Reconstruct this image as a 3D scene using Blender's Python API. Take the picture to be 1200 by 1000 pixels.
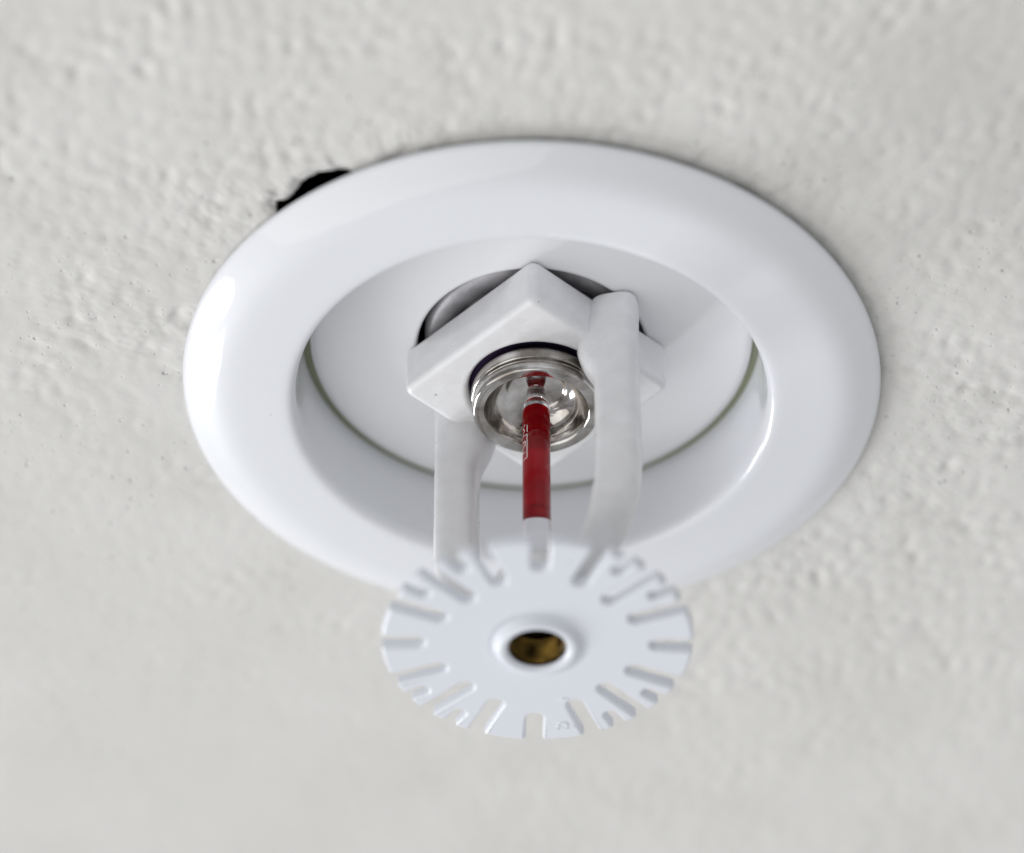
import bpy, bmesh, math
import numpy as np
from mathutils import Vector, Matrix

sc = bpy.context.scene
for o in list(bpy.data.objects):
    bpy.data.objects.remove(o)
MM = 0.001
RAD = math.radians

# ------------------------------------------------------------------ camera
cam = bpy.data.cameras.new('camera')
camo = bpy.data.objects.new('camera', cam)
sc.collection.objects.link(camo)
sc.camera = camo
ELEV = RAD(42.0)
view = Vector((0, math.cos(ELEV), math.sin(ELEV)))
upv = Vector((0, -math.sin(ELEV), math.cos(ELEV)))
rightv = view.cross(upv)
target = Vector((-2.27, 7.5, 0)) * MM
camo.matrix_world = Matrix.Translation(target - view * 0.525) @ Matrix((
    (rightv.x, upv.x, -view.x, 0), (rightv.y, upv.y, -view.y, 0),
    (rightv.z, upv.z, -view.z, 0), (0, 0, 0, 1)))
cam.sensor_fit = 'HORIZONTAL'
cam.sensor_width = 36.0
cam.lens = 156.0
cam.clip_start = 0.02
cam.clip_end = 50.0
cam.dof.use_dof = True
cam.dof.focus_distance = 0.5145
cam.dof.aperture_fstop = 9.3

# ------------------------------------------------------------------ world + lamps
world = bpy.data.worlds.new('World')
sc.world = world
world.use_nodes = True
bg = world.node_tree.nodes['Background']
bg.inputs['Color'].default_value = (0.97, 0.98, 1.0, 1)
bg.inputs['Strength'].default_value = 0.43


def area(name, loc, sx, sy, power, col, aim=(0, 0, 0)):
    l = bpy.data.lights.new(name, 'AREA')
    l.shape = 'RECTANGLE'
    l.size, l.size_y = sx, sy
    l.energy = power
    l.color = col
    o = bpy.data.objects.new(name, l)
    sc.collection.objects.link(o)
    o.location = loc
    o.rotation_euler = (Vector(aim) - Vector(loc)).to_track_quat('-Z', 'Y').to_euler()
    return o


# two window panes on the far left, and daylight coming back up off the floor
area('window_light', (-1.60, 0.93, -0.82), 0.30, 0.85, 10.8, (0.97, 0.98, 1.0))
area('window_light', (-1.22, 1.38, -0.82), 0.36, 0.85, 12.4, (0.97, 0.98, 1.0))
area('floor_bounce_light', (-1.05, -0.55, -1.7), 2.2, 2.2, 18, (1.0, 0.985, 0.96))

sc.view_settings.view_transform = 'Standard'
sc.view_settings.look = 'None'
sc.view_settings.exposure = 0.06
sc.view_settings.gamma = 1.0
sc.view_settings.use_curve_mapping = False
sc.render.engine = 'CYCLES'
sc.cycles.max_bounces = 14
sc.cycles.transmission_bounces = 12
sc.cycles.glossy_bounces = 8
sc.cycles.use_denoising = True


# ------------------------------------------------------------------ materials
def mat(name, col, rough=0.5, metal=0.0, coat=0.0, spec=0.5, **kw):
    m = bpy.data.materials.new(name)
    m.use_nodes = True
    b = m.node_tree.nodes['Principled BSDF']
    b.inputs['Base Color'].default_value = (*col, 1)
    b.inputs['Roughness'].default_value = rough
    b.inputs['Metallic'].default_value = metal
    b.inputs['Coat Weight'].default_value = coat
    b.inputs['Coat Roughness'].default_value = 0.04
    b.inputs['Specular IOR Level'].default_value = spec
    for k, v in kw.items():
        b.inputs[k.replace('_', ' ')].default_value = v
    return m


def noise_bump(m, scale, dist, strength=1.0, detail=3.0, rough_var=None, col_var=None, base=None):
    nt = m.node_tree
    b = nt.nodes['Principled BSDF']
    tc = nt.nodes.new('ShaderNodeTexCoord')
    n = nt.nodes.new('ShaderNodeTexNoise')
    n.inputs['Scale'].default_value = scale
    n.inputs['Detail'].default_value = detail
    nt.links.new(tc.outputs['Object'], n.inputs['Vector'])
    bp = nt.nodes.new('ShaderNodeBump')
    bp.inputs['Strength'].default_value = strength
    bp.inputs['Distance'].default_value = dist
    nt.links.new(n.outputs['Fac'], bp.inputs['Height'])
    nt.links.new(bp.outputs['Normal'], b.inputs['Normal'])
    if rough_var:
        r = nt.nodes.new('ShaderNodeMapRange')
        n2 = nt.nodes.new('ShaderNodeTexNoise')
        n2.inputs['Scale'].default_value = scale * 0.3
        n2.inputs['Detail'].default_value = 5
        nt.links.new(tc.outputs['Object'], n2.inputs['Vector'])
        r.inputs['From Min'].default_value = 0.3
        r.inputs['From Max'].default_value = 0.7
        r.inputs['To Min'].default_value, r.inputs['To Max'].default_value = rough_var
        nt.links.new(n2.outputs['Fac'], r.inputs['Value'])
        nt.links.new(r.outputs['Result'], b.inputs['Roughness'])
    if col_var:
        n3 = nt.nodes.new('ShaderNodeTexNoise')
        n3.inputs['Scale'].default_value = col_var[0]
        n3.inputs['Detail'].default_value = 6
        nt.links.new(tc.outputs['Object'], n3.inputs['Vector'])
        cr = nt.nodes.new('ShaderNodeValToRGB')
        cr.color_ramp.elements[0].position = 0.35
        cr.color_ramp.elements[1].position = 0.65
        cr.color_ramp.elements[0].color = (*col_var[1], 1)
        cr.color_ramp.elements[1].color = (*col_var[2], 1)
        nt.links.new(n3.outputs['Fac'], cr.inputs['Fac'])
        nt.links.new(cr.outputs['Color'], b.inputs['Base Color'])


M = {}
M['ceiling'] = mat('ceiling_paint', (0.72, 0.715, 0.70), 0.75, spec=0.3)
noise_bump(M['ceiling'], 900, 0.00008, 0.45, 4, col_var=(60, (0.645, 0.637, 0.614), (0.685, 0.677, 0.655)))


def pit_bump(m, scale, dist, keep=0.55, size=0.16):
    """Scattered pin-holes: random Voronoi cells dip sharply at their centre."""
    nt = m.node_tree
    b = nt.nodes['Principled BSDF']
    old = b.inputs['Normal'].links[0].from_node
    tc = nt.nodes.new('ShaderNodeTexCoord')
    vo = nt.nodes.new('ShaderNodeTexVoronoi')
    vo.inputs['Scale'].default_value = scale
    nt.links.new(tc.outputs['Object'], vo.inputs['Vector'])
    mr = nt.nodes.new('ShaderNodeMapRange')
    mr.interpolation_type = 'SMOOTHSTEP'
    mr.inputs['From Min'].default_value = 0.0
    mr.inputs['From Max'].default_value = size
    nt.links.new(vo.outputs['Distance'], mr.inputs['Value'])
    sep = nt.nodes.new('ShaderNodeSeparateColor')
    nt.links.new(vo.outputs['Color'], sep.inputs['Color'])
    gt = nt.nodes.new('ShaderNodeMath')
    gt.operation = 'LESS_THAN'
    gt.inputs[1].default_value = 1 - keep
    nt.links.new(sep.outputs['Red'], gt.inputs[0])
    mx = nt.nodes.new('ShaderNodeMath')
    mx.operation = 'MAXIMUM'
    nt.links.new(mr.outputs['Result'], mx.inputs[0])
    nt.links.new(gt.outputs[0], mx.inputs[1])
    bp = nt.nodes.new('ShaderNodeBump')
    bp.inputs['Strength'].default_value = 1.0
    bp.inputs['Distance'].default_value = dist
    nt.links.new(mx.outputs[0], bp.inputs['Height'])
    nt.links.new(old.outputs['Normal'], bp.inputs['Normal'])
    nt.links.new(bp.outputs['Normal'], b.inputs['Normal'])


def specks(m, scale, col, keep=0.2, size=0.10):
    """A few tiny dust specks and chips in the paint."""
    nt = m.node_tree
    b = nt.nodes['Principled BSDF']
    tc = nt.nodes.new('ShaderNodeTexCoord')
    vo = nt.nodes.new('ShaderNodeTexVoronoi')
    vo.inputs['Scale'].default_value = scale
    nt.links.new(tc.outputs['Object'], vo.inputs['Vector'])
    lt = nt.nodes.new('ShaderNodeMath')
    lt.operation = 'LESS_THAN'
    lt.inputs[1].default_value = size
    nt.links.new(vo.outputs['Distance'], lt.inputs[0])
    sep = nt.nodes.new('ShaderNodeSeparateColor')
    nt.links.new(vo.outputs['Color'], sep.inputs['Color'])
    l2 = nt.nodes.new('ShaderNodeMath')
    l2.operation = 'LESS_THAN'
    l2.inputs[1].default_value = keep
    nt.links.new(sep.outputs['Red'], l2.inputs[0])
    mu = nt.nodes.new('ShaderNodeMath')
    mu.operation = 'MULTIPLY'
    nt.links.new(lt.outputs[0], mu.inputs[0])
    nt.links.new(l2.outputs[0], mu.inputs[1])
    mix = nt.nodes.new('ShaderNodeMix')
    mix.data_type = 'RGBA'
    base = b.inputs['Base Color']
    if base.links:
        nt.links.new(base.links[0].from_socket, mix.inputs[6])
    else:
        mix.inputs[6].default_value = base.default_value
    mix.inputs[7].default_value = (*col, 1)
    nt.links.new(mu.outputs[0], mix.inputs[0])
    nt.links.new(mix.outputs[2], base)


pit_bump(M['ceiling'], 420, 0.00022, 0.5, 0.15)
pit_bump(M['ceiling'], 900, 0.00010, 0.4, 0.22)
M['gypsum'] = mat('broken_gypsum', (0.30, 0.28, 0.26), 0.9, spec=0.2)
noise_bump(M['gypsum'], 700, 0.0004, 0.8)
M['void'] = mat('void_shade', (0.035, 0.022, 0.06), 0.95, spec=0.1)  # near-black purple puts the shade of hollows into the colour
M['ring'] = mat('white_gloss_enamel', (0.785, 0.80, 0.835), 0.38, coat=0.8, spec=0.3)
noise_bump(M['ring'], 260, 0.00004, 0.35, 2, rough_var=(0.32, 0.44))
M['cup'] = mat('white_satin_enamel', (0.79, 0.795, 0.81), 0.32, coat=0.25)
noise_bump(M['cup'], 900, 0.00003, 0.5, 3, rough_var=(0.28, 0.40))
M['frame'] = mat('white_powder_coat', (0.80, 0.805, 0.82), 0.30, coat=0.3)
noise_bump(M['frame'], 520, 0.00009, 0.5, 3, rough_var=(0.24, 0.42),
           col_var=(420, (0.765, 0.765, 0.775), (0.815, 0.82, 0.835)))
M['deflector'] = mat('white_deflector_paint', (0.735, 0.76, 0.815), 0.34, coat=0.25)
noise_bump(M['deflector'], 350, 0.00006, 0.45, 3, rough_var=(0.28, 0.42))
specks(M['ring'], 260, (0.45, 0.44, 0.42), 0.10, 0.035)
specks(M['cup'], 330, (0.45, 0.43, 0.40), 0.15, 0.05)
specks(M['frame'], 420, (0.42, 0.41, 0.42), 0.16, 0.07)
specks(M['deflector'], 300, (0.45, 0.44, 0.46), 0.12, 0.05)
M['olive'] = mat('olive_gap_shade', (0.24, 0.255, 0.17), 0.6)  # greenish shade of the gap put into a colour
M['chrome'] = mat('polished_nickel', (0.66, 0.64, 0.62), 0.06, metal=1.0)
noise_bump(M['chrome'], 1400, 0.00002, 0.3, 2, rough_var=(0.03, 0.13), col_var=(230, (0.26, 0.235, 0.21), (0.78, 0.765, 0.75)))  # tarnish mottling that also stands in for dark reflections
M['brass'] = mat('dark_brass', (0.20, 0.13, 0.035), 0.36, metal=1.0)
noise_bump(M['brass'], 600, 0.0002, 0.7, 3, col_var=(420, (0.012, 0.008, 0.004), (0.17, 0.105, 0.024)))
M['steel'] = mat('grey_pipe_steel', (0.30, 0.29, 0.31), 0.45, metal=0.3)
noise_bump(M['steel'], 500, 0.0002, 0.6, 4, col_var=(300, (0.34, 0.33, 0.35), (0.55, 0.54, 0.56)))
M['glass'] = mat('clear_glass', (1, 1, 1), 0.0, Transmission_Weight=1.0, IOR=1.30)
M['air'] = mat('air_bubble', (1, 1, 1), 0.0, Transmission_Weight=1.0, IOR=1.47)
M['liquid'] = mat('red_liquid', (0.50, 0.008, 0.014), 0.15, spec=0.0, Transmission_Weight=0.55, IOR=1.03)
M['print'] = mat('white_print', (0.85, 0.80, 0.78), 0.6)


# ------------------------------------------------------------------ helpers
def link(name, me, m, parent=None, smooth=True, loc=None):
    o = bpy.data.objects.new(name, me)
    sc.collection.objects.link(o)
    if m:
        me.materials.clear()
        me.materials.append(M[m])
    if smooth:
        me.polygons.foreach_set('use_smooth', [True] * len(me.polygons))
    if parent:
        o.parent = parent
    if loc:
        o.location = loc
    return o


def pydata(name, v, f):
    me = bpy.data.meshes.new(name)
    me.from_pydata([tuple(c * MM for c in p) for p in v], [], f)
    me.update()
    return me


def thing(name, label, cat, loc=(0, 0, 0)):
    o = bpy.data.objects.new(name, None)
    o.empty_display_size = 0.01
    sc.collection.objects.link(o)
    o.location = Vector(loc) * MM
    o['label'] = label
    o['category'] = cat
    return o


def fine(profile, step=0.35):
    """Catmull-Rom through (r, z) points; a third value 1 marks a sharp corner."""
    out = []
    P = profile
    for i in range(len(P) - 1):
        p1, p2 = P[i], P[i + 1]
        sharp1 = len(p1) > 2
        sharp2 = len(p2) > 2
        p0 = P[i - 1] if i > 0 and not sharp1 else (2 * p1[0] - p2[0], 2 * p1[1] - p2[1])
        p3 = P[i + 2] if i + 2 < len(P) and not sharp2 else (2 * p2[0] - p1[0], 2 * p2[1] - p1[1])
        d = math.hypot(p2[0] - p1[0], p2[1] - p1[1])
        n = max(1, int(d / step))
        for k in range(n):
            t = k / n
            out.append(tuple(0.5 * (2 * p1[j] + (p2[j] - p0[j]) * t + (2 * p0[j] - 5 * p1[j] + 4 * p2[j] - p3[j]) * t * t
                                    + (3 * p1[j] - p0[j] - 3 * p2[j] + p3[j]) * t ** 3) for j in (0, 1)))
    out.append((P[-1][0], P[-1][1]))
    return out


def lathe(name, prof, seg=128, closed=False, flip=False, fn=None):
    v, f = [], []
    rings = []
    for (r, z) in prof:
        if r < 1e-6:
            rings.append([len(v)])
            v.append((0, 0, z))
        else:
            ids = []
            for k in range(seg):
                a = 2 * math.pi * k / seg
                ids.append(len(v))
                rr, zz = (r, z) if fn is None else fn(r, z, a)
                v.append((rr * math.cos(a), rr * math.sin(a), zz))
            rings.append(ids)
    pairs = list(zip(rings[:-1], rings[1:]))
    if closed:
        pairs.append((rings[-1], rings[0]))
    for A, B in pairs:
        if len(A) == 1 and len(B) == 1:
            continue
        for k in range(seg):
            j = (k + 1) % seg
            if len(A) == 1:
                q = [A[0], B[j], B[k]]
            elif len(B) == 1:
                q = [A[k], A[j], B[0]]
            else:
                q = [A[k], A[j], B[j], B[k]]
            f.append(q[::-1] if flip else q)
    me = pydata(name, v, f)
    bm = bmesh.new()
    bm.from_mesh(me)
    if not flip:
        bmesh.ops.recalc_face_normals(bm, faces=bm.faces)
    bm.to_mesh(me)
    bm.free()
    return me


def plate(name, loops, z0, z1, bevel, res=3):
    """Flat plate with holes from closed 2-D loops, rounded edges."""
    cu = bpy.data.curves.new(name, 'CURVE')
    cu.dimensions = '2D'
    cu.fill_mode = 'BOTH'
    cu.extrude = ((z1 - z0) / 2 - bevel) * MM
    cu.bevel_depth = bevel * MM
    cu.bevel_resolution = res
    cu.offset = -bevel * MM
    for lp in loops:
        s = cu.splines.new('POLY')
        s.points.add(len(lp) - 1)
        for p, (x, y) in zip(s.points, lp):
            p.co = (x * MM, y * MM, 0, 1)
        s.use_cyclic_u = True
    o = bpy.data.objects.new('tmp', cu)
    sc.collection.objects.link(o)
    dg = bpy.context.evaluated_depsgraph_get()
    me = bpy.data.meshes.new_from_object(o.evaluated_get(dg))
    bpy.data.objects.remove(o)
    bpy.data.curves.remove(cu)
    me.name = name
    bm = bmesh.new()
    bm.from_mesh(me)
    bmesh.ops.remove_doubles(bm, verts=bm.verts, dist=2e-6)
    bmesh.ops.translate(bm, verts=bm.verts, vec=(0, 0, (z0 + z1) / 2 * MM))
    bmesh.ops.recalc_face_normals(bm, faces=bm.faces)
    for fc in bm.faces:
        fc.smooth = abs(fc.normal.z) < 0.995
    bm.to_mesh(me)
    bm.free()
    return me


def circle(r, n=96, a0=0.0):
    return [(r * math.cos(a0 + 2 * math.pi * k / n), r * math.sin(a0 + 2 * math.pi * k / n)) for k in range(n)]


# ------------------------------------------------------------------ ceiling (setting)
rng = np.random.default_rng(11)
N = 1024
TILE = 205.0                      # mm covered by the noise tile


def band(lo, hi, seed, aniso=1.0, ang=0.0):
    g = np.random.default_rng(seed).standard_normal((N, N))
    k = np.fft.fftfreq(N, TILE / N)
    kx, ky = np.meshgrid(k, k, indexing='xy')
    c, s = math.cos(ang), math.sin(ang)
    kr = np.sqrt((kx * c + ky * s) ** 2 + (aniso * (-kx * s + ky * c)) ** 2) + 1e-9
    w = np.exp(-(np.log(kr * math.sqrt(lo * hi)) / (0.75 * math.log(hi / lo) / 2 + 1e-6)) ** 2)
    h = np.real(np.fft.ifft2(np.fft.fft2(g) * w))
    return h / h.std()


lump = 0.72 * band(1.7, 4.2, 1, 1.3, RAD(20)) + 0.62 * band(4, 9, 8, 1.4, RAD(25))
lump /= lump.std()
lump = lump - 0.16 * (lump ** 2 - 1)
big = band(9, 22, 2)
small = band(0.8, 1.6, 3)
mask = band(12, 40, 4)
fineN = band(0.45, 0.8, 5)
pits = np.zeros((N, N))
px, py = rng.integers(0, N, 2600), rng.integers(0, N, 2600)
pr = rng.uniform(0.10, 0.30, 2600)
pd = rng.uniform(0.04, 0.16, 2600)
W = 4
for x, y, r, d in zip(px, py, pr, pd):
    ax = (np.arange(-W, W + 1)) * TILE / N
    X, Y = np.meshgrid(ax, ax)
    pits[np.ix_((np.arange(y - W, y + W + 1)) % N, (np.arange(x - W, x + W + 1)) % N)] -= d * np.exp(-(X * X + Y * Y) / (r * r))


def samp(tex, x, y):
    u = (x / TILE * N) % N
    v = (y / TILE * N) % N
    i, j = np.floor(u).astype(int) % N, np.floor(v).astype(int) % N
    fu, fv = u - np.floor(u), v - np.floor(v)
    i1, j1 = (i + 1) % N, (j + 1) % N
    return (tex[j, i] * (1 - fu) * (1 - fv) + tex[j, i1] * fu * (1 - fv) + tex[j1, i] * (1 - fu) * fv + tex[j1, i1] * fu * fv)


def sstep(a, b, t):
    t = np.clip((t - a) / (b - a), 0, 1)
    return t * t * (3 - 2 * t)


def relief(x, y):
    """Downward plaster relief in mm; the patch beside the ring (left, far side) was trowelled smoother."""
    smooth_patch = sstep(-10, 14, y + 0.12 * (x + 40)) * sstep(8, -30, x)
    amp = 1.0 - 0.66 * smooth_patch
    amp = amp * (0.80 + 0.22 * samp(mask, x, y))
    amp = np.clip(amp, 0.15, 1.4)
    h = 0.078 * samp(lump, x, y) * amp + 0.016 * samp(small, x, y) * amp + 0.035 * samp(big, x, y) * (0.4 + 0.6 * amp)
    h = h + 0.004 * samp(fineN, x, y)
    pm = np.clip(amp, 0.35, 1.1)
    h = h * (1 - 0.45 * sstep(25, 75, y))
    return h + samp(pits, x, y) * pm


NA = 1440
ang = np.linspace(0, 2 * math.pi, NA, endpoint=False)
# hole edge: round, hidden under the ring, except for the broken notch on the near left side
deg = np.degrees(ang)
edge = 38.9 + 0.35 * np.sin(5 * ang + 1) + 0.25 * np.sin(11 * ang)
for (c, w, d) in ((233.2, 2.8, 2.6), (237.5, 3.2, 1.9), (226.0, 2.0, 2.0), (229.5, 2.5, 1.2), (219.5, 3.0, 1.1)):
    edge += d * np.exp(-((deg - c) / w) ** 2)
edge = np.minimum(edge, 41.95) + 0.10 * samp(small, 100 * np.cos(ang), 100 * np.sin(ang)) * sstep(39.8, 41.0, edge)
radii = [0.0]
st = 0.26
while radii[-1] < 75:
    radii.append(radii[-1] + st)
    st *= 1.006
while radii[-1] < 160:
    st *= 1.05
    radii.append(radii[-1] + min(st, 2.0))
while radii[-1] < 1500:
    st *= 1.35
    radii.append(radii[-1] + st)
t = np.array(radii)
R = edge[None, :] + (t[:, None])
X = R * np.cos(ang)[None, :]
Y = R * np.sin(ang)[None, :]
H = relief(X, Y)
H *= sstep(400, 120, R)
# crumbled lip at the notch
nearlip = np.exp(-(t[:, None] / 1.0) ** 2) * (edge[None, :] > 40.3)
H -= 0.35 * nearlip
H += 0.30 * np.exp(-((t[:, None] - 1.6) / 0.9) ** 2) * (edge[None, :] > 41.0)
V = np.stack([X, Y, -H], -1).reshape(-1, 3)
nr = len(radii)
# hole wall rises into the void
wall = np.stack([edge * np.cos(ang), edge * np.sin(ang), np.full(NA, 13.0)], -1)
V = np.concatenate([V, wall]) * MM
ii, kk = np.meshgrid(np.arange(nr - 1), np.arange(NA), indexing='ij')
k2 = (kk + 1) % NA
F = np.stack([ii * NA + kk, ii * NA + k2, (ii + 1) * NA + k2, (ii + 1) * NA + kk], -1).reshape(-1, 4)
k = np.arange(NA)
FW = np.stack([nr * NA + k, nr * NA + (k + 1) % NA, (k + 1) % NA, k], -1)
F = np.concatenate([F, FW])
me = bpy.data.meshes.new('ceiling')
me.vertices.add(len(V))
me.vertices.foreach_set('co', V.astype(np.float32).ravel())
me.loops.add(F.size)
me.loops.foreach_set('vertex_index', F.astype(np.int32).ravel())
me.polygons.add(len(F))
me.polygons.foreach_set('loop_start', np.arange(0, F.size, 4, dtype=np.int32))
me.polygons.foreach_set('loop_total', np.full(len(F), 4, dtype=np.int32))
me.update(calc_edges=True)
ceil = link('ceiling', me, 'ceiling')
me.materials.append(M['gypsum'])
mi = np.zeros(len(F), dtype=np.int32)
mi[-NA:] = 1
me.polygons.foreach_set('material_index', mi)
ceil['kind'] = 'structure'

# light-blocking box, shade painted in, above the ceiling board, seen through the broken notch
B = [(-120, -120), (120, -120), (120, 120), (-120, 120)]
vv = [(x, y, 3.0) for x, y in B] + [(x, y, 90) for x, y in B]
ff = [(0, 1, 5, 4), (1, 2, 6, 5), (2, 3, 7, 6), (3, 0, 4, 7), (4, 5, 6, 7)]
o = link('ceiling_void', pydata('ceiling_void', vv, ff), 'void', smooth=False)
o['kind'] = 'structure'

# ------------------------------------------------------------------ escutcheon
esc = thing('escutcheon', 'glossy white round escutcheon plate recessed around the sprinkler on the ceiling', 'escutcheon', (0, 0, 0))


def tilt(r, z, a):   # the ring sits a touch proud on the near right side
    return r, (z + 0.55 if r < 40 or z < -0.7 else z + 0.2) - 0.95 * (0.5 + 0.5 * math.cos(a - RAD(-28))) * min(1, r / 40.0)


ring_prof = fine([(39.6, -0.35), (40.5, -0.30, 1), (40.72, -0.55), (40.75, -1.0), (40.35, -1.35), (39.7, -1.75), (38.7, -2.35), (37.5, -3.0),
                  (36.2, -3.48), (34.6, -3.75), (31.8, -3.88), (29.3, -3.93), (28.5, -3.87), (27.95, -3.6), (27.6, -3.0), (27.45, -2.2), (27.3, 0),
                  (27.05, 7.6, 1), (27.7, 7.6, 1), (28.2, 0), (28.6, -2.6), (30, -3.1), (34, -2.7), (37.5, -1.7)], 0.3)
link('trim_ring', lathe('trim_ring', ring_prof, 256, closed=True, fn=tilt), 'ring', esc)
cup_prof = fine([(13.4, 5.95), (13.55, 5.6), (13.9, 5.5), (16, 5.65), (20, 6.0), (24, 6.4), (25.4, 6.6), (25.95, 7.0), (26.2, 7.7),
                 (26.25, 16, 1), (25.5, 16, 1), (25.4, 8.2), (24.5, 7.3), (20, 6.7), (16, 6.4), (13.6, 6.2)], 0.3)
link('recess_cup', lathe('recess_cup', cup_prof, 192, closed=True), 'cup', esc)
link('gap_shade_ring', lathe('gap_shade_ring', [(25.8, 7.25), (27.4, 7.25), (27.4, 9), (25.8, 9)], 160, closed=True), 'olive', esc)  # added ring closing the gap, coloured like the shade in it

# ------------------------------------------------------------------ pipe coupling above the hole
pipe = thing('pipe_coupling', 'dull grey steel pipe coupling glimpsed through the hole behind the sprinkler', 'pipe fitting', (0.55, 0, 0))
link('collar', lathe('collar', [(10.2, 6.7), (12.4, 6.7), (13.1, 7.2), (13.2, 34), (10.2, 34)], 96, closed=True), 'steel', pipe)
link('pipe', lathe('pipe', [(9.5, 34), (12.6, 34), (12.6, 90), (9.5, 90)], 64, closed=True), 'steel', pipe)

# ------------------------------------------------------------------ sprinkler
spr = thing('fire_sprinkler', 'white pendent fire sprinkler with red glass bulb and toothed round deflector', 'sprinkler', (0.55, 0, 0))

# square wrench boss with a bore for the bulb seat
half = 11.1
rc = 1.2
corner = []
for q in range(4):
    a0 = q * 90
    cx, cy = (half - rc) * (1 if q in (0, 3) else -1), (half - rc) * (1 if q in (0, 1) else -1)
    for s in range(7):
        a = RAD(a0 + s * 15)
        corner.append((cx + rc * math.cos(a), cy + rc * math.sin(a)))
rotm = RAD(45 - 1.5)
corner = [(x * math.cos(rotm) - y * math.sin(rotm), x * math.sin(rotm) + y * math.cos(rotm)) for x, y in corner]
link('wrench_boss', plate('wrench_boss', [corner, circle(7.85, 96)], -1.1, 5.4, 0.85, 6), 'frame', spr, smooth=False)
# threaded neck going up through the escutcheon
npf = []
z = 4.0
while z < 14:
    npf += [(9.3, z), (10.0, z + 0.45)]
    z += 0.9
npf += [(9.3, 14), (7.9, 14), (7.9, 4.0)]
link('threaded_neck', lathe('threaded_neck', npf, 96, closed=True), 'steel', spr)


def arm_mesh(name, sign):
    """Frame arm swept down a leaning plane; stations: inner and outer reach of the section, depth, z, lean, radius of the path."""
    S = [(-2.3, 2.3, 3.9, 5.25, 0, 12.2), (-2.7, 2.6, 4.4, 5.0, 0, 12.2), (-2.9, 2.7, 4.6, 4.3, 0, 12.2), (-3.3, 2.6, 4.7, 2.0, 0, 12.2), (-4.2, 2.6, 4.7, -0.8, 0, 12.2),
         (-4.5, 2.6, 4.7, -2.4, 0, 12.2), (-3.9, 2.6, 4.7, -4.4, 0, 12.2), (-2.85, 2.6, 4.6, -6.6, 0, 12.2), (-2.55, 2.6, 4.5, -9, 0, 12.2), (-2.55, 2.6, 4.5, -14, 0, 12.2),
         (-2.55, 2.6, 4.5, -18.5, 2, 12.2), (-2.55, 2.6, 4.5, -21.5, 8, 12.05), (-2.65, 2.7, 4.6, -24.5, 18, 11.5), (-2.6, 2.6, 4.6, -27.5, 29, 10.4),
         (-2.5, 2.5, 4.6, -30.3, 38, 8.7), (-2.4, 2.4, 4.6, -32.7, 42, 6.8), (-2.0, 2.4, 4.6, -33.6, 42, 6.0)]
    # resample smoothly
    A = np.array(S)
    T = np.arange(len(A))
    tt = np.linspace(0, len(A) - 1, (len(A) - 1) * 4 + 1)
    out = np.zeros((len(tt), 6))
    for c in range(6):
        y = A[:, c]
        m = np.gradient(y)
        i = np.clip(np.floor(tt).astype(int), 0, len(A) - 2)
        u = tt - i
        out[:, c] = ((2 * u ** 3 - 3 * u ** 2 + 1) * y[i] + (u ** 3 - 2 * u ** 2 + u) * m[i]
                     + (-2 * u ** 3 + 3 * u ** 2) * y[i + 1] + (u ** 3 - u ** 2) * m[i + 1])
    ns = 40
    v, f = [], []
    d = RAD(-41) if sign > 0 else RAD(139)
    ux, uy = math.cos(d), math.sin(d)
    sx, sy = math.cos(d + RAD(29)), math.sin(d + RAD(29))     # the flat faces are turned off the frame plane
    wx, wy = -sy, sx
    for (pi_, po, w, z, lean, rho) in out:
        L = RAD(lean)
        for k in range(ns):
            a = 2 * math.pi * k / ns
            ca, sa = math.cos(a), math.sin(a)
            e = 2 / 3.2
            p = (po if ca > 0 else -pi_) * math.copysign(abs(ca) ** e, ca)
            q = w / 2 * math.copysign(abs(sa) ** e, sa)
            ox, oy = p * sx + q * wx, p * sy + q * wy
            al = ox * ux + oy * uy
            kx = rho - al * (1 - math.cos(L))
            v.append((kx * ux + ox, kx * uy + oy, z + al * math.sin(L)))
    for i in range(len(out) - 1):
        for k in range(ns):
            j = (k + 1) % ns
            f.append((i * ns + k, i * ns + j, (i + 1) * ns + j, (i + 1) * ns + k))
    f.append(tuple(range(ns)))
    f.append(tuple((len(out) - 1) * ns + k for k in range(ns)))
    me = pydata(name, v, f)
    bm = bmesh.new()
    bm.from_mesh(me)
    bmesh.ops.recalc_face_normals(bm, faces=bm.faces)
    bm.to_mesh(me)
    bm.free()
    return me


for s in (1, -1):
    link('frame_arm', arm_mesh('frame_arm', s), 'frame', spr)

# knuckle where the arms meet
DZ = -39.3          # lower face of the deflector
link('knuckle', lathe('knuckle', fine([(2.4, -28.8), (3.6, -28.8), (4.4, -29.4), (5.0, -31), (5.6, -34), (5.9, -36.5, 1), (5.9, DZ + 1.47, 1),
                                       (3.2, DZ + 1.47, 1), (3.2, -31, 1), (2.4, -30)], 0.5), 96, closed=True), 'frame', spr)

# bulb seat: polished cup in the bore
seat = fine([(0.0, -0.55), (2.4, -0.6), (3.2, -0.75), (3.5, -0.95), (4.1, -1.15), (4.8, -1.6), (5.4, -2.35), (5.75, -3.3), (5.95, -4.15), (6.12, -4.45),
             (6.5, -4.55), (7.2, -4.5), (7.45, -4.2), (7.5, -3.4, 1), (7.05, -3.2, 1), (7.05, -2.8, 1), (7.6, -2.6, 1), (7.62, -1.5), (7.4, -0.9, 1), (6.2, -0.6, 1), (6.2, 3.5, 1), (0, 3.5)], 0.18)
link('bulb_seat', lathe('bulb_seat', seat, 128), 'chrome', spr)
link('seat_gap_shade', lathe('seat_gap_shade', [(6.3, 0.2), (7.83, 0.2), (7.83, 1.2), (6.3, 1.2)], 96, closed=True), 'void', spr)  # near-black ring in the bore gap, shade put into its colour

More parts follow.
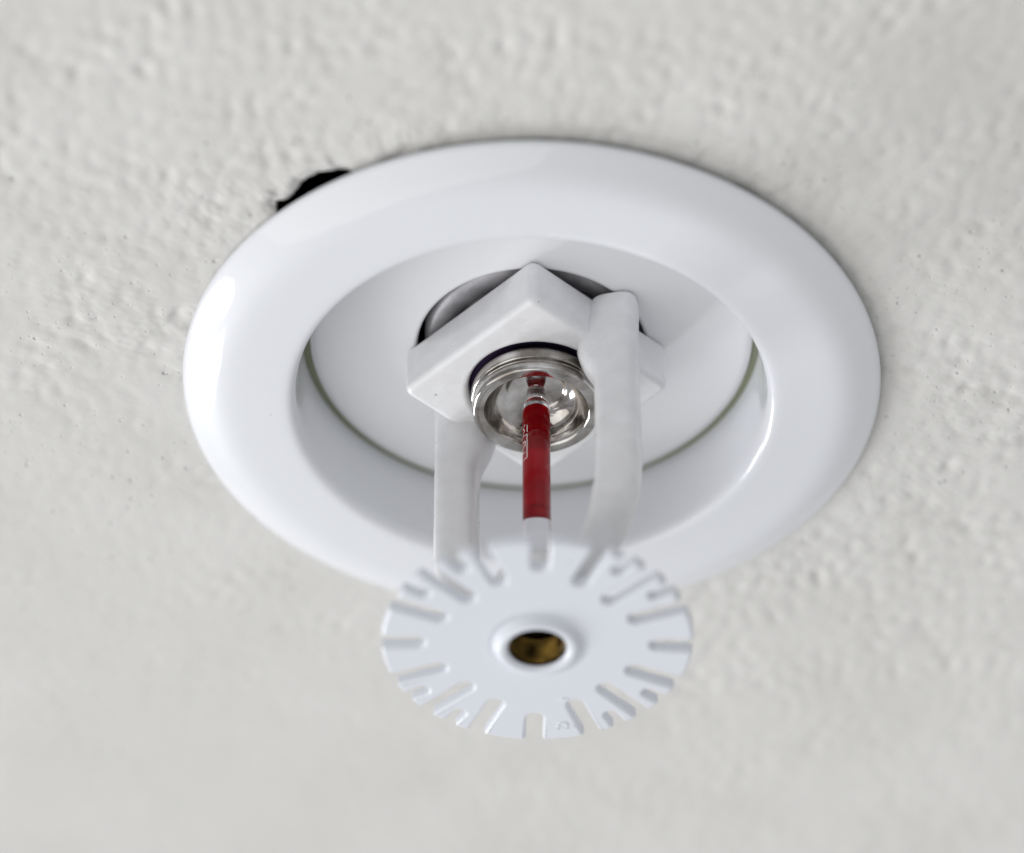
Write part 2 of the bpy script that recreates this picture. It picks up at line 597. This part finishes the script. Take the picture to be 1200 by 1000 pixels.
# glass bulb
BR = 1.62
bulb = link('glass_bulb', lathe('glass_bulb', fine([(0, -0.62), (0.55, -0.66), (0.95, -0.95), (1.1, -1.5), (1.15, -2.1), (1.3, -2.7), (1.52, -3.5), (BR, -4.3),
                                                    (BR, -6, 1), (BR, -24.5, 1), (1.55, -25.6), (1.3, -26.8), (1.0, -27.8), (0.85, -28.6), (0.5, -29.2), (0, -29.3)], 0.12), 64), 'glass', spr)
link('red_liquid', lathe('red_liquid', fine([(0, -4.6), (0.6, -4.62), (1.05, -4.75), (1.38, -5.1), (1.44, -5.6), (1.44, -19.2), (1.42, -19.75), (1.1, -19.85, 1), (0, -19.75)], 0.12), 48), 'liquid', bulb)
link('air_bubble', lathe('air_bubble', fine([(0, -2.5), (0.45, -2.6), (0.82, -3.0), (0.95, -3.5), (0.85, -4.0), (0.5, -4.35), (0, -4.45)], 0.1), 48, flip=True), 'air', bulb)


# printed marks on the glass (thin curved strokes): a letter fragment and a boxed sign
def stroke(pts, w=0.10):
    v, f = [], []
    for (a0, z0), (a1, z1) in zip(pts[:-1], pts[1:]):
        n = 6
        for i in range(n):
            q = []
            for t in (i / n, (i + 1) / n):
                q.append((a0 + (a1 - a0) * t, z0 + (z1 - z0) * t))
            (aa, za), (ab, zb) = q
            dx, dz = (ab - aa), (zb - za)
            L = math.hypot(dx, dz) or 1
            nx, nz = -dz / L * w / 2, dx / L * w / 2
            b = len(v)
            for (s, zz) in ((aa + nx, za + nz), (aa - nx, za - nz), (ab - nx, zb - nz), (ab + nx, zb + nz)):
                th = RAD(-90) + s / BR
                rr = BR + 0.012
                v.append((rr * math.cos(th), rr * math.sin(th), zz))
            f.append((b, b + 1, b + 2, b + 3))
    return v, f


def marks(name, polylines, parent):
    v, f = [], []
    for pl in polylines:
        a, b = stroke(pl)
        f += [tuple(i + len(v) for i in q) for q in b]
        v += a
    link(name, pydata(name, v, f), 'print', parent, smooth=False)


x0 = -1.18
marks('printed_box', [[(x0 - 1.3, -9.0), (x0, -9.0), (x0, -12.6), (x0 - 1.3, -12.6)],
                      [(x0 - 0.9, -9.9), (x0 - 0.3, -9.9), (x0 - 0.3, -10.6), (x0 - 0.9, -10.6), (x0 - 0.9, -11.6), (x0 - 0.3, -11.6)]], bulb)
marks('printed_letter', [[(x0 + 0.02, -7.6), (x0 + 0.02, -8.7)], [(x0 - 0.35, -7.3), (x0 - 0.75, -7.8), (x0 - 0.4, -8.2), (x0 - 0.8, -8.7)]], bulb)

# deflector plate: 24 slots, four lengths repeating per quadrant
DR = 17.35


def deflector_outline():
    slots = []
    for q in range(4):
        b = q * 90
        slots += [(b, 12.5, 0.95), (b + 22.5, 10.9, 0.92), (b + 34, 14.6, 0.72), (b + 45, 10.2, 0.92), (b + 56, 14.6, 0.72), (b + 67.5, 10.9, 0.92)]
    slots.sort()
    pts = []
    for i, (a, ri, hw) in enumerate(slots):
        a = RAD(a + 1.0)
        ca, sa = math.cos(a), math.sin(a)
        xo = math.sqrt(DR * DR - hw * hw)
        loc = []
        cr = 0.28      # small corner round at the mouth
        loc.append((xo, -hw - cr))
        loc.append((xo - cr * 0.3, -hw - cr * 0.3))
        loc.append((xo - cr, -hw))
        n = 10
        fr = hw
        for s in range(n + 1):
            th = -math.pi / 2 - math.pi * s / n
            loc.append((ri + hw + fr * math.cos(th), fr * math.sin(th)))
        loc.append((xo - cr, hw))
        loc.append((xo - cr * 0.3, hw + cr * 0.3))
        loc.append((xo, hw + cr))
        pts += [(x * ca - y * sa, x * sa + y * ca) for x, y in loc]
        # arc to the next slot
        nx = slots[(i + 1) % len(slots)]
        a_end = RAD(nx[0] + 1.0 + (360 if i == len(slots) - 1 else 0)) - math.asin((nx[2] + cr) / DR)
        a_st = a + math.asin((hw + cr) / DR)
        m = max(2, int((a_end - a_st) / RAD(1.5)))
        for s in range(1, m):
            t = a_st + (a_end - a_st) * s / m
            pts.append((DR * math.cos(t), DR * math.sin(t)))
    return pts


defl = link('deflector', plate('deflector', [deflector_outline(), circle(3.3, 64)], DZ, DZ + 1.45, 0.38, 4), 'deflector', spr, smooth=False)
# peened end of the frame standing proud round the centre hole
link('centre_collar', lathe('centre_collar', fine([(5.15, DZ + 0.3), (5.05, DZ - 0.05), (4.75, DZ - 0.42), (4.4, DZ - 0.85), (4.05, DZ - 0.98), (3.6, DZ - 0.9),
                                                   (3.3, DZ - 0.62), (3.22, DZ - 0.45), (3.2, DZ + 0.5, 1), (3.2, DZ + 1.0, 1)], 0.12), 96,
                            closed=True), 'deflector', defl)
nick_v = [(-0.45, -0.10, 0), (0.45, -0.10, 0), (0.45, 0.10, 0), (-0.45, 0.10, 0), (-0.3, -0.03, -0.12), (0.3, -0.03, -0.12), (0.3, 0.03, -0.12), (-0.3, 0.03, -0.12)]
nick_f = [(0, 1, 5, 4), (1, 2, 6, 5), (2, 3, 7, 6), (3, 0, 4, 7), (4, 5, 6, 7)]
nick = pydata('knurl_tooth', nick_v, nick_f)
for kq in range(60):
    a = 2 * math.pi * kq / 60
    o = link('knurl_tooth', nick, None if kq else 'deflector', defl, smooth=False)
    o.location = Vector((5.3 * math.cos(a), 5.3 * math.sin(a), DZ + 0.004)) * MM
    o.rotation_euler.z = a

# stamped letter fragments between two far side slots
def stamp(name, polylines, cx, cy, rot):
    v, f = [], []
    for pl in polylines:
        for (xa, ya), (xb, yb) in zip(pl[:-1], pl[1:]):
            L = math.hypot(xb - xa, yb - ya)
            nx, ny = -(yb - ya) / L, (xb - xa) / L
            b = len(v)
            for (hh, zz) in ((0.20, 0.02), (0.07, -0.08)):
                for (x, y, sgn, ext) in ((xa, ya, 1, -1), (xa, ya, -1, -1), (xb, yb, -1, 1), (xb, yb, 1, 1)):
                    ex, ey = (xb - xa) / L * hh * ext, (yb - ya) / L * hh * ext
                    v.append((x + nx * hh * sgn + ex, y + ny * hh * sgn + ey, zz))
            f += [(b + 4, b + 5, b + 6, b + 7)] + [(b + i, b + (i + 1) % 4, b + 4 + (i + 1) % 4, b + 4 + i) for i in range(4)]
    o = link(name, pydata(name, v, f), 'deflector', defl, smooth=False)
    o.location = Vector((cx, cy, DZ)) * MM
    o.rotation_euler.z = rot
    return o


# seen from below: x to the right, y away
stamp('stamped_letter', [[(-0.6, 0.5), (-0.6, -0.15), (-0.3, -0.5), (0.15, -0.5), (0.4, -0.1), (0.4, 0.5), (-0.6, 0.5)], [(0.4, 0.45), (1.1, 0.4)]], 3.05, 14.5, RAD(-5))
stamp('stamped_letter', [[(-0.5, 0.0), (0.0, -0.25), (0.5, -0.05)]], 3.0, 9.9, RAD(-5))

# brass screw deep in the centre hole
bore = [(3.17, DZ - 0.5)]
for kq in range(6):
    bore += [(3.15, DZ - 0.1 + 0.55 * kq), (2.85, DZ + 0.17 + 0.55 * kq)]
bore += [(3.1, DZ + 3.3), (2.5, DZ + 3.35), (2.2, DZ + 3.0), (1.4, DZ + 2.85), (0, DZ + 2.85)]
scr = link('compression_screw', lathe('compression_screw', bore, 64), 'brass', spr, smooth=False)
slot_v = [(-2.2, -0.35, 0), (2.2, -0.35, 0), (2.2, 0.35, 0), (-2.2, 0.35, 0), (-2.2, -0.35, 0.9), (2.2, -0.35, 0.9), (2.2, 0.35, 0.9), (-2.2, 0.35, 0.9)]
slot_f = [(0, 1, 2, 3), (4, 5, 6, 7), (0, 1, 5, 4), (1, 2, 6, 5), (2, 3, 7, 6), (3, 0, 4, 7)]
so = link('screw_slot', pydata('screw_slot', slot_v, slot_f), 'void', scr, smooth=False)
so.location = Vector((0, 0, DZ + 2.7)) * MM
so.rotation_euler.z = RAD(25)
